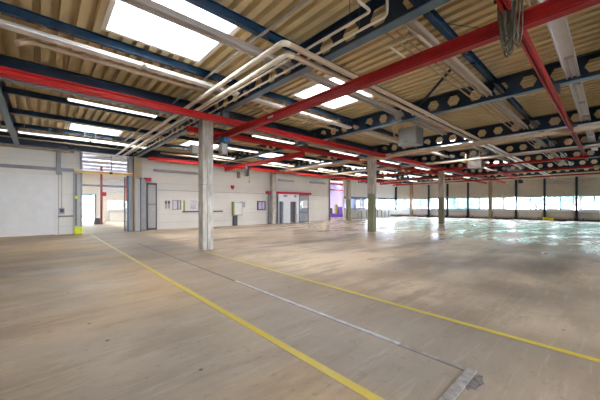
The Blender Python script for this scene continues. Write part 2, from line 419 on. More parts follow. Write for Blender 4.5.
struct(MB().box(-9,1.4,YW-.25,YW,4.62,4.74).build('trim_4','tanpost'),'tan edge strip along the wall top','trim')

# small windows in the end wall
for i,(a,b) in enumerate(hx):
    o = MB(); z0,z1=1.34,2.02
    o.box(a,a+.04,YW-.02,YW+.1,z0,z1).box(b-.04,b,YW-.02,YW+.1,z0,z1).box(a,b,YW-.02,YW+.1,z0,z0+.04).box(a,b,YW-.02,YW+.1,z1-.04,z1).box((a+b)/2+.08,(a+b)/2+.12,YW-.02,YW+.1,z0,z1)
    w = struct(o.build(f'window_{i+1}','midgrey' if i==0 else 'whitecold'), ('small bright window with a grey frame beside the two notices','small bright window right of the grey framed one')[i],'window')
    MB().box(a+.04,b-.04,YW+.04,YW+.05,z0+.04,z1-.04).build('glass_pane','lilacglass',w)
o=MB()  # unseen glazing, added to light the faces turned towards the camera
for k in range(10): o.box(-8+k*2-.04,-8+k*2+.04,Y0-.15,Y0-.02,1.2,3.6)
o.box(-8,10,Y0-.15,Y0-.02,1.2,1.28).box(-8,10,Y0-.15,Y0-.02,3.52,3.6)
w=struct(o.build('window_40','bluegrey'),'long window band in the wall behind the camera','window')
MB().box(-8,10,Y0-.1,Y0-.09,1.28,3.52).build('glass_pane','glass',w)
# notices
for k,(a,b) in enumerate(((6.33,6.46),(6.52,6.66))):
    t = thing('notice_sign', ('left','right')[k]+' of the two small notices left of the small windows','sign',((a+b)/2,YW-.02,1.5), 'two notices on the end wall')
    MB().box(a,b,YW-.02,YW-.002,1.42,1.98).build('board','greypanel',t)
    MB().box(a+.01,b-.01,YW-.03,YW-.02,1.75,1.95).build('dark_panel','darkgrey',t)
MB_ = MB().box(7.58,7.68,YW-.06,YW-.002,1.2,2.0)
tag(MB_.build('green_post','olive'),'narrow olive green strip between the two small windows','strip')
tag(MB().box(7.49,10.64,YW-.1,YW-.002,1.14,1.24).build('wall_rail','darkgrey',bevel=.01),'dark horizontal buffer rail on the end wall behind the nearest column','rail')
# hydrant marker
mk = MB().prism([(11.36,3.26),(11.43,3.3),(11.52,3.24),(11.61,3.3),(11.68,3.26),(11.68,3.1),(11.52,2.92),(11.36,3.1)],'y',YW-.02,YW-.002)
tag(mk.build('arrow_sign','darkred'),'small red downward arrow marker high on the cream wall','sign')
# electrical cabinet on stand
t = thing('electrical_cabinet','grey white wall cabinet on a dark pedestal right of the nearest column','cabinet',(11.9,YW-.2,0))
MB().box(11.5,12.25,YW-.32,YW-.02,.84,1.9).build('body','greypanel',t,.01)
MB().box(11.54,12.2,YW-.34,YW-.32,.9,1.86).build('door','white',t,.004)
MB().box(11.44,11.5,YW-.3,YW-.02,.8,1.95).build('side_rail','olive',t)
MB().box(12.25,12.6,YW-.2,YW-.02,1.5,1.95).build('meter_box','greypanel',t,.01)
MB().box(11.5,11.85,YW-.25,YW-.05,0,.84).build('pedestal','darkgrey',t,.01)
# framed window of gatehouse
t = thing('framed_notice_case','dark framed glazed case on the wall left of the office front','display case',(14.4,YW-.05,1.6))
o=MB(); a,b,z0,z1=13.9,14.75,1.24,2.04
o.box(a,a+.09,YW-.1,YW-.002,z0,z1).box(b-.09,b,YW-.1,YW-.002,z0,z1).box(a,b,YW-.1,YW-.002,z0,z0+.09).box(a,b,YW-.1,YW-.002,z1-.09,z1).box(14.35,14.39,YW-.09,YW-.002,z0,z1)
o.build('frame','darkgrey',t); MB().box(a+.09,b-.09,YW-.06,YW-.04,z0+.09,z1-.09).build('pane','lilac',t)

# office front with red canopy
t = thing('office_front','white office front with two dark doorways under a red canopy','office front',(17.4,YW-.2,0))
yf=YW-.35
MB().box(14.8,20.1,yf-.12,YW-.002,2.72,2.92).build('canopy','darkred',t,.01)
o=MB(); o.box(16.0,16.1,yf,YW-.002,0,2.72).box(16.1,16.56,yf,YW-.002,2.02,2.72).box(16.56,17.42,yf,YW-.002,0,2.72).box(17.42,18.18,yf,YW-.002,2.02,2.72).box(18.18,18.5,yf,YW-.002,0,2.72)
o.build('panel_wall','whitecold',t)
for a,b in ((16.1,16.56),(17.42,18.18)):
    d=MB().box(a+.02,b-.02,YW-.12,YW-.08,0.02,2.02).build('door','darkgrey',t)
    MB().tube([(a+.12,YW-.16,1.02),(a+.24,YW-.16,1.02)],.012,6).build('door_handle','galv',d)
for a,b in ((14.85,15.98),(18.55,19.85)):
    f=MB(); f.box(a,a+.07,yf,yf+.07,0,2.7).box(b-.07,b,yf,yf+.07,0,2.7).box(a,b,yf,yf+.07,2.55,2.7).box(a,b,yf,yf+.07,0,.12).box(a,b,yf,yf+.07,.95,1.03)
    fr=f.build('glazed_panel','midgrey',t)
    MB().box(a+.07,b-.07,yf+.03,yf+.04,.12,2.55).build('glass_pane','glass',fr)
MB().box(19.05,19.6,yf-.0,yf+.025,1.45,2.15).build('notice','white',t)
MB().box(16.6,17.0,yf-.04,yf,2.45,2.62).build('door_closer','midgrey',t); MB().box(17.9,18.15,yf-.04,yf,2.45,2.62).build('door_closer','midgrey',t)
tag(MB().box(20.0,20.12,YW-.08,YW-.002,1.2,1.45).build('intercom_box','midgrey'),'small grey box on the wall right of the office front','box')

# sectional door (left)
o=MB(); zz=0.02
while zz<3.2:
    o.box(-6.1,.6,YW+.02,YW+.07,zz,min(zz+.549,3.33)); zz+=.55
d=struct(o.build('door_1','white',bevel=.003),'large white sectional door at the left','door')
MB().box(.56,.68,YW-.08,YW+.02,0,3.38).build('guide_rail','white',d)
tag(MB().box(.62,.82,YW-.16,YW-.01,3.36,4.62).build('steel_post','midgrey'),'grey post stub above the corner of the sectional door','post')
t=thing('switch_box','small grey green switch box on the wall beside the sectional door','switch box',(.86,YW-.05,1.3))
MB().box(.74,.98,YW-.14,YW-.002,1.14,1.5).build('body','greypanel',t,.01)
MB().box(.78,.94,YW-.15,YW-.14,1.24,1.44).build('cover','darkgrey',t)
MB().tube([(.86,YW-.03,1.5),(.86,YW-.03,3.5)],.015,6).build('conduit','galv',t)
tag(MB().tube([(.70,YW-.06,1.03),(1.36,YW-.06,1.03)],.035,8).build('handrail','midgrey'),'short grey horizontal rail below the switch box','rail')
tag(MB().box(.70,.735,YW-.03,YW-.002,0,3.4).build('cable_duct','greypanel'),'thin grey vertical strip below the post stub','cable duct')

# wide doorway with high-speed door frame
t=thing('doorway_frame','grey door frame with yellow and red striped header over the wide doorway','door frame',(3.2,YW-.1,0))
MB().box(1.38,1.66,YW-.28,YW-.002,0.0,3.5).build('left_post','greypanel',t,.01)
MB().box(1.44,1.5,YW-.31,YW-.28,0.5,3.4).build('guide_slot','darkgrey',t)
MB().box(1.66,1.76,YW-.2,YW+.2,0.0,4.7).build('jamb','midgrey',t)
MB().box(1.38,4.5,YW-.42,YW-.29,3.56,3.62).build('header_stripe','orange',t)
MB().box(1.38,4.5,YW-.42,YW-.28,3.50,3.555).build('header_bar','headeryellow',t)
MB().box(1.38,4.5,YW-.42,YW-.28,3.625,3.68).build('header_top','white',t)
MB().box(3.05,3.2,YW-.47,YW-.42,3.52,3.64).build('sensor','black',t)
MB().box(4.1,4.28,YW-.28,YW+.2,0,4.7).build('right_post','greypanel',t,.01)
MB().box(4.04,4.1,YW-.2,YW+.1,0,3.5).build('guide_rail','hoistblue',t)
MB().box(3.86,3.94,YW-.18,YW-.1,0.02,3.4).build('safety_strip','darkgrey',t)
MB().box(3.98,4.03,YW-.2,YW-.1,1.9,3.3).build('red_strip','darkred',t)
MB().box(1.43,1.53,YW-.34,YW-.28,2.0,2.18).build('yellow_label','yellow',t)
tag(MB().box(1.36,1.74,YW-.62,YW-.30,0,.42).build('bollard_guard','yellow',bevel=.05),'bright yellow green impact guard at the foot of the doorway post','guard')
struct(MB().box(1.76,4.1,YW+.06,YW+.07,3.68,4.72).build('window_3','lilacglass'),'glass panel above the doorway header','window')
MB_=MB(); 
for x in (1.76,3.2,4.06): MB_.box(x,x+.04,YW+.03,YW+.1,3.68,4.72)
struct(MB_.build('trim_5','greypanel'),'mullions of the glass above the doorway','trim')
# standing door leaves right of the doorway
t=thing('folding_door_leaf','tall plain grey folding door leaf beside the tan steel column','door leaf',(4.7,20.2,0))
MB().box(4.34,4.62,19.98,20.06,.03,3.3).build('leaf_panel','greypanel',t,.008)
MB().box(4.64,4.92,19.94,20.02,.03,3.3).build('leaf_panel','midgrey',t,.008)
MB().box(4.615,4.645,19.92,20.08,.0,3.36).build('hinge_edge','black',t)
t=thing('framed_gate_leaf','framed grey gate leaf standing against the cream wall','door leaf',(5.4,20.3,0))
o=MB(); a,b,y=5.12,5.72,20.45
o.box(a,a+.07,y,y+.07,.0,3.1).box(b-.07,b,y,y+.07,.0,3.1).box(a,b,y,y+.07,3.0,3.12).box(a,b,y,y+.07,.03,.15).box(a,b,y,y+.07,1.7,1.74)
o.build('frame','darkgrey',t); MB().box(a+.07,b-.07,y+.03,y+.045,.15,3.0).build('infill_panel','greypanel',t)
tag(MB().box(4.95,5.3,20.1,20.5,3.2,3.42).build('door_motor','darkred',bevel=.02),'small dark red motor box above the folding door leaves','motor')

# ---------------------------------------------------------------- adjoining hall
m=MB()
Z=5.0
def wall_y(mb,x0,x1,y0,y1,holes,zt):
    x=x0
    for a,b,z0,z1 in holes:
        mb.box(x,a,y0,y1,0,zt); 
        if z0>0: mb.box(a,b,y0,y1,0,z0)
        mb.box(a,b,y0,y1,z1,zt); x=b
    mb.box(x,x1,y0,y1,0,zt)
wall_y(m,-9,34,36,36.2,[(2.3,4.1,0,2.7),(5.25,6.55,1.27,2.24),(6.85,8.1,1.27,2.2)],Z)
struct(m.build('wall_back','wall'),'far wall of the adjoining hall','wall')
struct(MB().box(-9.2,-9,YW+.2,36.2,0,Z).build('wall_left','wall'),'side wall of the adjoining hall','wall')
struct(MB().box(34,34.2,YW2+.2,36.2,0,Z).build('wall_divider','lilac'),'lilac side wall seen through the far opening','wall')
struct(MB().box(22.9,34,35.9,35.99,0,Z).build('wall_lilac','lilac'),'lilac rear wall seen through the far opening','wall')
m=MB()
for y in (21,23.4,26,28.5,31,33.5): m.box(-9.2,34.2,y,y+2.22 if y<33 else 36.2,Z,Z+.15)  # gaps left between roof strips, added to brighten this hall
struct(m.build('ceiling_adjoining','curb'),'pale roof of the adjoining hall with rooflight strips','ceiling')
struct(MB().box(2.2,4.2,35.9,36.3,2.7,2.8).box(2.2,2.3,35.9,36.3,0,2.7).box(4.1,4.2,35.9,36.3,0,2.7).build('trim_6','hoistblue'),'blue frame of the exit of the adjoining hall','trim')
for i,(a,b) in enumerate(((5.25,6.55),(6.85,8.1))):
    o=MB(); o.box(a,b,35.95,36.1,1.2,1.29).box(a,b,35.95,36.1,2.18,2.26).box((a+b)/2-.03,(a+b)/2+.03,35.95,36.1,1.2,2.26)
    w=struct(o.build(f'window_{i+4}','white'),('left','right')[i]+' of the two windows seen through the doorway','window')
    MB().box(a,b,36.03,36.04,1.29,2.18).build('glass_pane','glass',w)
tag(MB().box(3.8,3.95,29.8,29.95,0,Z).build('steel_column','oxide'),'dark red steel column seen through the wide doorway','column')
tag(MB().box(-2,12,31,31.15,3.35,3.5).build('steel_beam','bluegrey'),'blue beam crossing the adjoining hall behind the doorway','steel beam')
o=MB(); z=3.0
while z<4.6: o.prism([(35.99,z),(35.9,z+.06),(35.9,z+.2),(35.99,z+.26)],'x',4.4,9.5); z+=.27
tag(o.build('roller_shutter','whitecold'),'pale corrugated roller shutter panel above the far windows','shutter')
t=thing('side_cabinet','low white cabinet under the windows of the adjoining hall','cabinet',(6.5,35.6,0))
MB().box(5.3,8.0,35.3,35.9,0,.95).build('body','white',t,.01); MB().box(5.28,8.02,35.26,35.9,.95,1.0).build('top','greypanel',t)
t=thing('fire_point','red and white fire point sign beside the red column','sign',(4.22,31,0))
MB().box(4.17,4.28,30.9,31.0,0,2.4).build('post','white',t); MB().box(4.08,4.38,30.86,30.9,2.5,2.85).build('board','darkred',t)
tag(MB().box(3.4,3.8,30,30.4,0,.55).build('floor_crate','darkgrey',bevel=.02),'dark crate at the foot of the red column','crate')
# lilac opening contents
for z,lb in ((4.6,'upper crimson beam seen in the lilac opening'),(3.8,'lower crimson beam seen in the lilac opening')):
    tag(MB().box(23.5,33.8,24.6,24.7,z-.15,z).build('crane_rail','darkred'),lb,'rail')
t=thing('machine','violet machine with an olive side panel in the far opening','machine',(31.5,27,0))
MB().box(29.8,33.2,26.6,27.4,.0,.5).build('base','purple',t,.03); MB().box(31.9,32.8,26.7,27.3,.5,1.5).build('cabinet','purple',t,.05)
MB().box(31.3,31.7,26.65,26.95,.5,1.8).build('side_panel','olive',t,.02); MB().box(30.2,30.6,26.7,27,.5,1.3).build('motor','darkgrey',t,.03)

# ---------------------------------------------------------------- window walls
def cladrow(mb,z,e,ya,yb):
    bm=mb.bm; p=[(XW-.003,z),(XW-.05,z+.025),(XW-.05,e-.025),(XW-.003,e)]
    A=[bm.verts.new((x,ya,zz)) for x,zz in p]; B=[bm.verts.new((x,yb,zz)) for x,zz in p]
    bm.faces.new(A); bm.faces.new(B[::-1])
    for i in range(4): bm.faces.new((A[i],B[i],B[(i+1)%4],A[(i+1)%4]))

SILL, HEAD = 1.19, 2.67
posts=[round(-5.3+2.6*k,2) for k in range(12)]   # -5.3 ... 23.3
m=MB(); m.box(XW,XW+.2,Y0,YW2,0,SILL)
m.box(XW+.02,XW+.2,Y0,YW2,HEAD,DECK)
struct(m.build('wall_right','beigewall'),'long window wall with beige parapet','wall')
places=['nearest the right edge of the photo','second from the right edge','third from the right edge','fourth from the right edge','fifth from the right edge','beside the right tan pilaster','second right of the third column','just right of the third column','just left of the third column','beside the left tan pilaster','in the far corner','farthest']
k=0
wn=6
for i,(a,b) in enumerate(zip(posts,posts[1:])):
    a2,b2=a+.2,b-.2
    s=MB(); z=HEAD
    while z<4.55:
        e=z+.17; cladrow(s,z,e,a2,b2); z=e
    lb='beige ribbed panel above the window bay '
    vis=places[i-2] if i>=2 else 'outside the photo, number '+('one','two')[i]
    tag(s.build('cladding_panel','beigewall'), lb+vis,'wall panel','beige cladding panels over the window wall')
    o=MB(); y0,y1=a2,b2; yc=(a+b)/2
    o.box(XW-.02,XW+.1,y0,y1,SILL-.02,SILL+.06).box(XW-.02,XW+.1,y0,y1,HEAD-.06,HEAD+.02).box(XW-.02,XW+.1,yc-.045,yc+.045,SILL,HEAD).box(XW-.02,XW+.1,y0,y0+.06,SILL,HEAD).box(XW-.02,XW+.1,y1-.06,y1,SILL,HEAD)
    w=struct(o.build(f'window_{wn}','bluegrey'),'two-pane window bay of the window wall, '+vis,'window'); wn+=1
    MB().box(XW+.03,XW+.04,y0,y1,SILL,HEAD).build('glass_pane','glass',w)
    # radiators under the windows
    t=thing('radiator','white radiator under the window bay '+vis,'radiator',(XW-.15,yc,.2),'white radiators along the window wall')
    rb=MB(); rb.box(XW-.2,XW-.05,y0+.05,y1-.05,.32,.78)
    rb.build('body','white',t,.01)
    MB().box(XW-.28,XW-.02,y0+.01,y1-.01,.86,1.12).build('top_duct','whitecold',t,.01)
    MB().box(XW-.16,XW-.1,y0+.3,y0+.36,0,.33).box(XW-.16,XW-.1,y1-.36,y1-.3,0,.33).build('feet','darkgrey',t)
for i,y in enumerate(posts):
    tan = abs(y-10.3)<.1 or abs(y-20.7)<.1
    m=MB(); 
    if tan: m.box(XW-.5,XW-.1,y-.18,y+.18,0,FL)
    else: ibeam_mb
    if not tan:
        m.box(XW-.32,XW-.30,y-.09,y+.09,0,FL).box(XW-.07,XW-.05,y-.09,y+.09,0,FL).box(XW-.30,XW-.07,y-.012,y+.012,0,FL)
    if y>-1: 
        desc = 'tan pilaster' if tan else 'dark blue steel post'
        lab = {-0.1:'at the right edge of the photo',2.5:'first from the right edge',5.1:'second from the right edge',7.7:'third from the right edge',10.3:'right of the third concrete column',12.9:'between the right pilaster and the third column',15.5:'just right of the third column',18.1:'just left of the third column',20.7:'near the far corner',23.3:'in the far corner'}[y]
    else: desc, lab = 'dark blue steel post', 'outside the photo '+('a','b')[i]
    tag(m.build('window_pilaster' if tan else 'window_post','tanpost' if tan else 'navy'), desc+', '+lab,'post','posts of the window wall')
    if not tan and 0<y<20:
        tag(MB().box(XW-.62,XW-.34,y-.16,y+.16,0,.32).build('floor_socket_box','black',bevel=.02),'black box at the foot of the post '+lab,'box','black boxes at the post feet')
struct(MB().box(XW-.04,XW,Y0,YW2,0,.14).build('baseboard_right','darkgrey'),'dark base strip of the window wall','baseboard')
tag(MB().box(XW-1.0,XW-.6,4.3,5.2+.0,0,.3).build('yellow_crate','yellow',bevel=.03),'low yellow green crate on the floor before the window wall','crate')
# second window wall (far end)
m=MB(); m.box(29.2,XW,YW2,YW2+.2,0,SILL).box(29.2,XW,YW2,YW2+.2,HEAD,DECK)
edges=[29.2,30.4,32.9,35.4,37.9,40.2,42.3]
for e in edges: m.box(e-.1,e+.1,YW2,YW2+.2,SILL,HEAD)
struct(m.build('wall_far','white'),'white far wall with windows beside the lilac opening','wall')
for i,(a,b) in enumerate(zip(edges,edges[1:])):
    a2,b2=a+.1,b-.1; o=MB()
    o.box(a2,b2,YW2+.0,YW2+.1,SILL,SILL+.07).box(a2,b2,YW2,YW2+.1,HEAD-.1,HEAD).box((a+b)/2-.04,(a+b)/2+.04,YW2,YW2+.1,SILL,HEAD)
    w=struct(o.build(f'window_{wn}','bluegrey'),'window of the white far wall, '+('nearest the lilac opening','second','third','fourth','fifth','in the far corner')[i],'window'); wn+=1
    MB().box(a2,b2,YW2+.05,YW2+.06,SILL,HEAD).build('glass_pane','glass',w)
struct(MB().box(29.2,XW,YW2-.04,YW2,2.67,2.85).build('trim_7','bluegrey'),'blue grey strip above the far windows','trim')
# white work tables in the far corner
def table(x,y,lb):
    t=thing('work_table',lb,'table',(x,y,0),'white work tables in the far corner')
    MB().box(x-1.1,x+1.1,y-.4,y+.4,.95,1.05).build('table_top','whitecold',t,.01)
    for sx in (-1,1):
        for sy in (-1,1): MB().box(x+sx*1-.04,x+sx*1+.04,y+sy*.32-.04,y+sy*.32+.04,0,.95).build('leg','bluegrey',t)
    return t
t1=table(32.4,22.6,'white work table left of the second column in the far corner')
copy_tree(t1,(4.6,-.1,0),'white work table right of the second column in the far corner')
t=thing('storage_trolley','white storage trolley standing in the far corner under the windows','trolley',(40.6,22.3,0))
MB().box(39.4,41.3,21.9,22.9,.3,1.0).build('body','white',t,.04); MB().box(39.5,41.2,22,22.8,.1,.3).build('frame','darkgrey',t)

# ---------------------------------------------------------------- red crane system
def rail(name, axis, a0, a1, p, zb, h, w, lb, caps=True, m='red'):
    mb=MB(); t=.03
    pts=[(p-w/2,zb),(p+w/2,zb),(p+w/2,zb+t),(p+w*.15,zb+t+.03),(p+w*.15,zb+h-t-.03),(p+w/2,zb+h-t),(p+w/2,zb+h),(p-w/2,zb+h),(p-w/2,zb+h-t),(p-w*.15,zb+h-t-.03),(p-w*.15,zb+t+.03),(p-w/2,zb+t)]
    mb.prism(pts,axis,a0,a1); o=mb.build(name,m); tag(o,lb,'crane rail' if name=='crane_runway' else 'crane girder')
    return o
Zr=4.33
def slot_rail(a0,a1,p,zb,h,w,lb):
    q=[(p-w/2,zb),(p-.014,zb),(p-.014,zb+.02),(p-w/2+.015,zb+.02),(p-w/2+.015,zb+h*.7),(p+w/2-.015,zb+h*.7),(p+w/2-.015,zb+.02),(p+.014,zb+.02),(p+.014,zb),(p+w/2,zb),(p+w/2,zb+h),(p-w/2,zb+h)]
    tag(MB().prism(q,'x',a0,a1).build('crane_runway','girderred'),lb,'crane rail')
r1=rail('crane_runway','x',-4,41.5,8.65,Zr,.2,.12,'long red crane runway crossing the whole hall in front of the nearest column')
rail('crane_runway','x',3.95,41.0,10.45,Zr,.2,.12,'red crane runway starting just behind the nearest column')
rail('crane_runway','x',4.7,35,18.45,Zr,.2,.13,'orange red crane runway along the cream end wall')
slot_rail(2.2,24.4,.99,Zr,.17,.10,'thin pink red crane runway at the right, beside the white trunking')
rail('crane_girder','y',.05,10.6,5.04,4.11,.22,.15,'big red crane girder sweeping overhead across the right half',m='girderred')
rail('crane_girder','y',10.3,18.6,9.7,4.08,.25,.14,'red crane girder hung behind the nearest column, with a dark hoist')
rail('crane_girder','y',.8,19.0,21.8,4.20,.13,.10,'long thin red crane girder before the third column')
rail('crane_girder','y',.8,19.0,27.5,4.20,.13,.10,'long thin red crane girder beyond the third column')
rail('crane_girder','y',.3,19.0,33.5,4.20,.13,.10,'red crane girder nearest the window wall')
rail('crane_girder','x',24.6,32.5,5.6,3.98,.16,.12,'short red crane arm with a black end stop near the window wall')
tag(MB().box(32.3,32.7,5.45,5.75,3.68,3.98).build('hoist_block','black',bevel=.03),'black hoist block at the end of the short red arm','hoist')
# rail hangers
for Y,xs in ((8.65,(-.9,4.5,9.9,15.3,20.7,26.1,31.5,36.9)),(10.45,(4.5,9.9,15.3,20.7,26.1,31.5,36.9)),(.97,(4.5,9.9,15.3,20.7))):
    for i,x in enumerate(xs):
        h=MB().box(x-.12,x+.12,Y-.08,Y+.08,Zr+.2,FL).build('rail_hanger','darkgrey')
        tag(h,'dark clamp holding the red runway under a castellated beam','hanger','clamps between red runways and castellated beams')
# splice plate on R2
tag(MB().box(4.955,4.966,6.6,6.85,4.18,4.24).build('splice_plate','greypanel'),'small pale plate on the side of the big red girder','plate')
tag(MB().box(4.88,5.2,-.2,.05,4.06,4.3).build('end_stop','black',bevel=.03),'black end stop on the near end of the big red girder','end stop')
# hoists
def hoist(x,y,zb,lb,white):
    t=thing('chain_hoist',lb,'hoist',(x,y,zb-.6))
    MB().box(x-.14,x+.14,y-.22,y+.22,zb-.14,zb-.0).build('trolley','hoistblue' if white else 'darkgrey',t,.02)
    for s in (-1,1): MB().tube([(x-.13,y+s*.15,zb+.01),(x+.13,y+s*.15,zb+.01)],.05,10).build('wheel','darkgrey',t)
    MB().box(x-.16,x+.1,y-.1,y+.16,zb-.58,zb-.2).build('motor_body','greypanel' if white else 'darkgrey',t,.04)
    MB().tube([(x,y,zb-.2),(x,y,zb-.12)],.03,8).build('suspension_eye','black',t)
    MB().tube([(x+.04,y-.14,zb-.2),(x+.04,y-.14,zb-.85)],.012,6).build('chain','galv',t)
    hk=[(x+.04,y-.14,zb-.85),(x+.04,y-.14,zb-.9),(x+.09,y-.14,zb-.95),(x+.05,y-.14,zb-1.0),(x,y-.14,zb-.96)]
    MB().tube(hk,.016,6).build('hook','black',t)
hoist(5.04,9.7,4.11,'chain hoist with blue trolley and white body under the big red girder',True)
hoist(9.7,15.6,4.08,'dark chain hoist hanging under the red girder behind the nearest column',False)

# cable bundle hanging over the big girder
t=thing('cable_bundle','thick bundle of grey cable loops hanging over the big red girder','cable bundle',(4.9,1.0,3.9))
def loop(mb,k):
    random.seed(k); dx=random.uniform(-.06,.06); dy=random.uniform(-.08,.08); dep=random.uniform(.0,.42); wd=random.uniform(.03,.09)
    pts=[]
    for i in range(15):
        u=i/14; a=math.pi*u
        pts.append((4.86+dx+.02*math.sin(6*u+k), .95+dy-wd*math.cos(a), 4.62-(4.62-3.70-.42+dep)*math.sin(a)**.35+.0))
    mb.tube(pts,.011,6)
for k in range(20): m=MB(); loop(m,k); m.build('cable_loop','cable',t)
MB().tube([(4.86,.8,4.55),(4.87,1.0,4.6),(4.86,1.15,4.55)],.03,8).build('tie','black',t)
tag(MB().tube([(4.85,.8,4.5),(5.1,.76,4.36),(5.5,.7,4.37),(5.9,.68,4.5),(6.3,.67,4.83)],.014,6).build('cable','tanpipe'),'pale loose cable sagging from the bundle to the white trunking','cable')
tag(MB().tube([(5.9,.3,4.9),(6.2,.75,4.75),(6.0,1.5,4.8),(5.7,2.0,5.0),(5.6,2.3,5.14)],.007,6).build('wire','black'),'thin black wire slung beneath the white trunking','cable')

# ---------------------------------------------------------------- pipes
def pipe(pts,r,mm,lb,cat='pipe',group=None,second=None):
    P=[Vector(p) for p in pts]; out=[P[0]]
    for a,b,c in zip(P,P[1:],P[2:]):     # rounded elbows
        rad=max(.08,r*2.2); i=(a-b).normalized(); o=(c-b).normalized()
        for k in range(6):
            u=k/5; out.append((b+i*rad)*(1-u)**2+b*2*u*(1-u)+(b+o*rad)*u*u)
    if second: out.append(Vector((15,P[-1].y,P[-1].z)))
    out.append(P[-1])
    o=MB().tube(out,r,12).build('pipe',mm if not second else [mm,second[0]])
    if second:
        for p in o.data.polygons:
            if second[1]<p.center.x<second[2]: p.material_index=1
    return tag(o,lb,cat,group)
# two thick pipes: along Y, then along X; tan stretch paints dimmer light on the cream
pipe([(3.28,19.6,4.6),(3.28,4.03,4.6),(40,4.03,4.6)],.055,'whitepipe','thick cream pipe, outer of the pair, turning a corner under the roof',second=('tanpipe',3.5,15))
pipe([(3.60,19.6,4.6),(3.60,4.28,4.6),(40,4.28,4.6)],.055,'whitepipe','thick cream pipe, inner of the pair, turning a corner under the roof',second=('tanpipe',3.8,15))
pipe([(3.88,19.6,4.70),(3.88,2.58,4.70),(3.5,2.58,4.70),(3.5,2.58,5.28)],.024,'whitepipe','thin cream pipe next to the thick pair, bent upward at its near end')
pipe([(4.16,19.6,4.70),(4.16,2.46,4.70),(4.16,2.46,5.28)],.024,'whitepipe','thin cream pipe closest to the castellated beam, bent upward at its near end')
for o in [o for o in bpy.data.objects if o.name.startswith('pipe')]:
    x = {'pipe.002':3.88,'pipe.003':4.16}.get(o.name)
    if x:
        for y in (3.0,5.6,8.2,12,15): MB().tube([(x,y,4.7),(x,y,5.3)],.006,5).build('hanger_rod','darkgrey',o)
# tan pipe bundle along X
for k,(y,z,x0,lb) in enumerate(((2.62,4.93,5.2,'nearest the purlin'),(2.76,4.93,5.0,'in the middle'),(2.92,4.93,4.8,'farthest from the purlin'))):
    pipe([(x0,y,z),(33,y,z)],.02,'tanpipe','thin tan pipe of the overhead bundle of three, '+lb,group='bundle of thin tan pipes')
pipe([(6.1,3.1,4.9),(5.3,3.1,4.9),(5.3,2.48,4.86),(5.9,2.48,4.86)],.022,'whitepipe','short cream pipe loop at the start of the tan pipe bundle')
# big tan duct along Y under the second column's beam
pipe([(14.55,-5,4.42),(14.55,19,4.42)],.10,'tanpipe','large tan duct crossing under the roof past the second column',cat='duct')
pipe([(14.95,-5,4.45),(14.95,18,4.45)],.05,'whitepipe','cream pipe running beside the large tan duct')
pipe([(19.6,-5,4.46),(19.6,19,4.46)],.07,'tanpipe','tan duct under the roof before the third column',cat='duct')
pipe([(30.5,-3,4.5),(30.5,19,4.5)],.08,'tanpipe','tan duct under the roof nearest the window wall',cat='duct')
# thin tube with upturned end at far left
pipe([(-.35,8.0,4.86),(-.2,8.1,5.0),(4.2,8.1,5.0)],.06,'tanpipe','tan tube under the white lamp row at the upper left')
pipe([(4.8,8.3,5.0),(14.2,8.3,5.0)],.045,'tanpipe','tan tube under the lamp row behind the big red girder')
pipe([(-3,14.0,4.8),(4.2,14.0,4.8)],.03,'tanpipe','tan tube left of the doorway between the rear lamp rows')
pipe([(-3,18.6,4.78),(4.2,18.6,4.78)],.03,'tanpipe','thin tan tube high above the wide doorway')
pipe([(5,13.2,4.85),(30,13.2,4.85)],.05,'tanpipe','long tan tube behind the middle girder')
pipe([(5,17.2,4.6),(32,17.2,4.6)],.05,'tanpipe','long tan tube in front of the end wall runway')

# ---------------------------------------------------------------- trunking and lamps
def trunking(x0,x1,y,z,w,h,mm,lb,lips=True):
    t=thing('cable_trunking',lb,'cable trunking',((x0+x1)/2,y,z))
    MB().box(x0,x1,y-w/2,y+w/2,z,z+h).build('channel',mm,t)
    if lips:
        MB().box(x0,x1,y-w/2-.02,y-w/2+.01,z-.035,z+.0).box(x0,x1,y+w/2-.01,y+w/2+.02,z-.035,z+.0).build('lip','greypanel' if mm!='white' else 'white',t)
    r=MB(); x=x0+.3
    while x<x1: r.tube([(x,y,z+h),(x,y,5.3)],.006,5); x+=2.7
    r.build('hanger_rod','galv',t)
    return t
trunking(-4,13.9,5.23,4.93,.16,.1,'trunk','grey brown cable trunking crossing the big white skylight')
trunking(15.6,33,5.23,4.93,.16,.1,'trunk','grey brown cable trunking beyond the second column')
trunking(4.75,34,2.45,4.90,.12,.09,'tanpipe','tan cable trunking beside the thin tan pipe bundle')
w6=trunking(4.4,24,.65,4.86,.22,.1,'trunklight','wide whitish cable trunking at the right edge of the picture')
m=MB(); x=8.5
while x<23.5: m.box(x,x+1.5,.56,.585,4.82,4.86).box(x,x+1.5,.655,.68,4.82,4.86).box(x-.03,x,.54,.70,4.80,4.86); x+=2.0
m.build('lamp_holder','trunk',w6)

def lamp(x,y,z,lb,L=2.53,lit=True):
    t=thing('fluorescent_lamp',lb,'ceiling lamp',(x,y,z),'fluorescent ceiling lamps')
    MB().prism([(y-.05,z+.09),(y+.05,z+.09),(y+.12,z+.02),(y-.12,z+.02)],'x',x-L/2,x+L/2).build('housing','white',t)
    MB().box(x-L/2+.03,x+L/2-.03,y-.10,y+.10,z-.01,z+.02).build('diffuser','lamp' if lit else 'diffuser',t)
    for s in (-1,1): MB().tube([(x+s*(L/2-.2),y,z+.09),(x+s*(L/2-.2),y,5.3)],.006,5).build('hanger_rod','galv',t)
    return t
bays=[(-3.6,'left of the leftmost castellated beam'),(1.8,'over the yellow line'),(7.2,'behind the big red girder'),(12.6,'left of the second column'),(18.0,'right of the second column'),(23.4,'left of the third column'),(28.8,'right of the third column'),(34.2,'next to the last castellated beam'),(39.4,'nearest the window wall')]
rws=[(7.5,4.90,'second row from the camera'),(11.15,4.84,'row behind the middle girder'),(14.5,4.84,'third row'),(17.35,4.80,'rearmost row')]
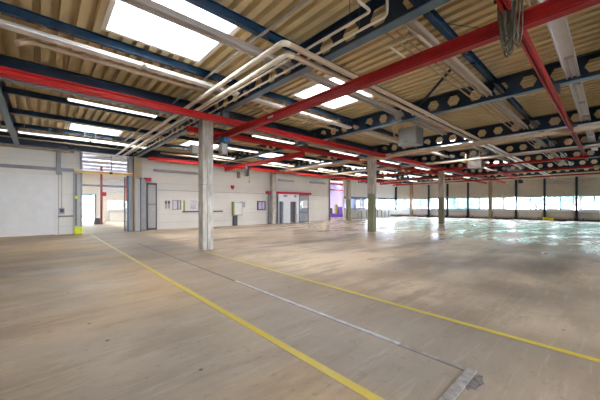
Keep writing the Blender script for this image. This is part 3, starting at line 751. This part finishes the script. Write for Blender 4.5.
for y,z,rn in rws:
    proto=None
    for bx,bn in bays:
        for s,sn in ((-1.28,'left fluorescent lamp'),(1.28,'right fluorescent lamp')):
            if bx>38 and s>0: continue
            if (y==14.5 and bx<4) or (y==11.15 and bx<0): continue
            if y>8 and bx>4 and s<0: continue
            lb=f'{sn} {bn}, {rn}'
            px=1.85 if (y==11.15 and bx<4) else bx+s
            if y==11.15 and bx<4 and s<0: continue
            if proto is None: proto=lamp(px,y,z,lb,lit=(y>8)); p0=Vector((px,y,z))
            else: copy_tree(proto, Vector((px,y,z))-p0, lb)
# long reflector lamps fixed on the end wall
for x0,x1,lb in ((5.6,8.6,'long unlit wall lamp high on the cream wall above the notices'),(16.2,18.0,'long unlit wall lamp above the red canopy'),(20.3,22.6,'long unlit wall lamp right of the red canopy')):
    t=thing('wall_lamp',lb,'wall lamp',((x0+x1)/2,YW-.1,4.0))
    MB().prism([(YW-.002,4.0),(YW-.22,3.9),(YW-.24,3.97),(YW-.002,4.12)],'x',x0,x1).build('housing','greypanel',t)
# curved bracket lamp over the wall
tag(MB().prism([(YW-.3,3.9),(YW-.05,3.9),(YW-.05,4.4),(YW-.2,4.4)],'x',11.9,12.1).build('wall_bracket','tanpost'),'tan bracket on the wall above the red arrow marker','bracket')

# ---------------------------------------------------------------- unit heaters, floodlight
def heater(x,y,z,lb,mm='heater'):
    t=thing('unit_heater',lb,'heater',(x,y,z))
    MB().box(x,x+.62,y-.12,y+.62,z,z+.70).build('casing',mm,t,.02)
    MB().box(x-.015,x,y+.2,y+.36,z+.1,z+.16).build('label_plate','darkgrey',t)
    g=MB()
    for i in range(9): g.box(x+.05,x+.57,y-.14,y-.115,z+.06+i*.07,z+.085+i*.07)
    g.box(x+.02,x+.60,y-.118,y-.112,z+.03,z+.67)
    g.build('louvre_grille','darkgrey',t)
    for a in (.06,.56):
        for b in (0,.5): MB().tube([(x+a,y+b,z+.7),(x+a,y+b,5.3)],.01,6).build('hanger_rod','galv',t)
    MB().tube([(x-.25,y+.66,z+.35),(x+.05,y+.66,z+.35)],.03,8).tube([(x-.25,y+.66,z+.35),(x-.25,y+.66,z+.9)],.03,8).build('pipe_stub','tanpipe',t)
heater(10.6,5.15,4.0,'boxy pale grey unit heater hanging beneath the roof, larger in view')
heater(19.6,5.4,3.9,'smaller looking unit heater hanging beneath the roof beyond the tan duct','heaterdark')
t=thing('floodlight','grey square floodlight hanging left of the nearest column','lamp',(5.6,13.9,4.3))
MB().prism([(13.7,4.15),(14.1,4.3),(14.05,4.65),(13.75,4.6)],'x',5.4,5.85).build('housing','galv',t,.02)
MB().box(5.43,5.82,13.68,13.71,4.2,4.55).build('front_glass','white',t); MB().tube([(5.62,13.9,4.6),(5.62,13.9,5.3)],.012,6).build('bracket','darkgrey',t)
# short pole with triangular sign-like stub far right
# ---------------------------------------------------------------- floor markings
tag(MB().box(2.0,2.095,-2,19.5,0.0,.004).build('floor_line','line'),'broad yellow floor line leading from the foreground to the doorway','floor marking')
tag(MB().box(4.21,4.295,-4,9.6,0.0,.004).build('floor_line','line'),'thinner yellow floor line from the right edge to the nearest column','floor marking')
tag(MB().box(3.04,3.085,5.4,13.6,0.0,.003).build('floor_joint','jointdark'),'dark narrow floor joint continuing the metal strip between the yellow lines','floor joint')
tag(MB().box(3.03,3.095,1.65,5.4,0.0,.008).build('floor_channel','steelcover'),'narrow bright metal cover strip set in the floor between the yellow lines','channel')
tag(MB().box(3.03,3.10,.90,1.65,0.0,.008).build('floor_channel','coverdull'),'dull brownish near end of the metal cover strip','channel')
tag(MB().box(2.3,3.10,.87,.955,0.0,.012).build('floor_plate','plategrey'),'wider worn steel strip at the near end of the floor channel','metal strip')
o=MB(); pts=[]
for i in range(14):
    a=2*math.pi*i/14; r=.14+.04*math.sin(3.1*i)
    pts.append((2.90+r*1.1*math.cos(a), .845+r*.5*math.sin(a)))
o.prism(pts,'z',0,.006); tag(o.build('broken_patch','rough'),'rough broken concrete patch beside the end of the floor channel','floor damage')

# ---------------------------------------------------------------- trees outside
def tree(x,y,h,seed,lb):
    random.seed(seed)
    t=thing('tree',lb,'tree',(x,y,-.3),'trees outside the windows')
    MB().tube([(x,y,-.32),(x+.1,y,h*.5)],[.22,.12],8).build('trunk','bark',t)
    bm=bmesh.new()
    for k in range(9):
        c=Vector((x+random.uniform(-1.6,1.6),y+random.uniform(-1.8,1.8),h*random.uniform(.3,.95)))
        mm=bmesh.ops.create_icosphere(bm,subdivisions=3,radius=random.uniform(1.0,1.6),matrix=Matrix.Translation(c))
        for v in mm['verts']:
            d=(v.co-c); v.co=c+d*(1+.45*noise.noise(v.co*1.9))
    m=MB(); m.bm.free(); m.bm=bm; m.build('foliage','green',t)
for i in range(8):
    tree(54+(i%2)*5,-8+i*5.4,5.0+((i*13)%4)*.6,i,'pale green tree outside the window wall, '+('one','two','three','four','five','six','seven','eight')[i]+' from the right')
tree(3.3,46,5.5,30,'pale green tree outside the exit of the adjoining hall')
tree(10,50,5.5,31,'pale green tree outside the far windows of the adjoining hall')
tree(36,40,6,32,'pale green tree behind the far corner windows, left'); tree(44,38,6,33,'pale green tree behind the far corner windows, right')

# ---------------------------------------------------------------- light, world, camera
def portal(x,y,z,sx,sy,rot):
    # marks an opening through which daylight enters; gives off no light of its own
    l=bpy.data.lights.new('daylight_opening','AREA'); l.shape='RECTANGLE'; l.size=sx; l.size_y=sy; l.cycles.is_portal=True
    o=bpy.data.objects.new('daylight_opening',l); C.objects.link(o); o.location=(x,y,z); o.rotation_euler=rot
for ya,yb,sk in rows:
    for a,b in sk: portal((a+b)/2,(ya+yb)/2,DECK+.78,1.95,1.95,(0,0,0))
portal(XW+.3,(Y0+YW2)/2,(SILL+HEAD)/2,HEAD-SILL+.1,YW2-Y0,(0,R(90),0))
portal(1.0,Y0-.3,2.4,18,2.4,(R(90),0,0))
portal(35.7,YW2+.4,(SILL+HEAD)/2,13.2,HEAD-SILL+.1,(R(-90),0,0))
w = bpy.data.worlds.new('sky'); bpy.context.scene.world = w; w.use_nodes=True
nt=w.node_tree; bg=nt.nodes['Background']; bg.inputs[0].default_value=(.93,.95,1.0,1); bg.inputs[1].default_value=12
def area(name,x,y,z,sx,sy,p,col=(1,1,1)):
    l=bpy.data.lights.new(name,'AREA'); l.shape='RECTANGLE'; l.size=sx; l.size_y=sy; l.energy=p; l.color=col
    o=bpy.data.objects.new(name,l); C.objects.link(o); o.location=(x,y,z); return o
cam=bpy.data.cameras.new('camera'); cam.sensor_width=36; cam.lens=284/600*36; cam.shift_y=6/600; cam.clip_end=500
co=bpy.data.objects.new('camera',cam); C.objects.link(co); co.location=(0,0,1.6); co.rotation_euler=(R(90),0,R(-42.36))
sc=bpy.context.scene; sc.camera=co
sc.view_settings.view_transform='Standard'; sc.view_settings.look='None'; sc.view_settings.gamma=1; sc.view_settings.exposure=1.2
sc.view_settings.use_curve_mapping=False
sc.cycles.max_bounces=10; sc.cycles.diffuse_bounces=6; sc.cycles.glossy_bounces=4; sc.cycles.transparent_max_bounces=12
sc.cycles.use_denoising=True; sc.cycles.denoising_prefilter='ACCURATE'; sc.cycles.sample_clamp_indirect=4; sc.cycles.caustics_reflective=False; sc.cycles.blur_glossy=.5; sc.cycles.use_adaptive_sampling=False
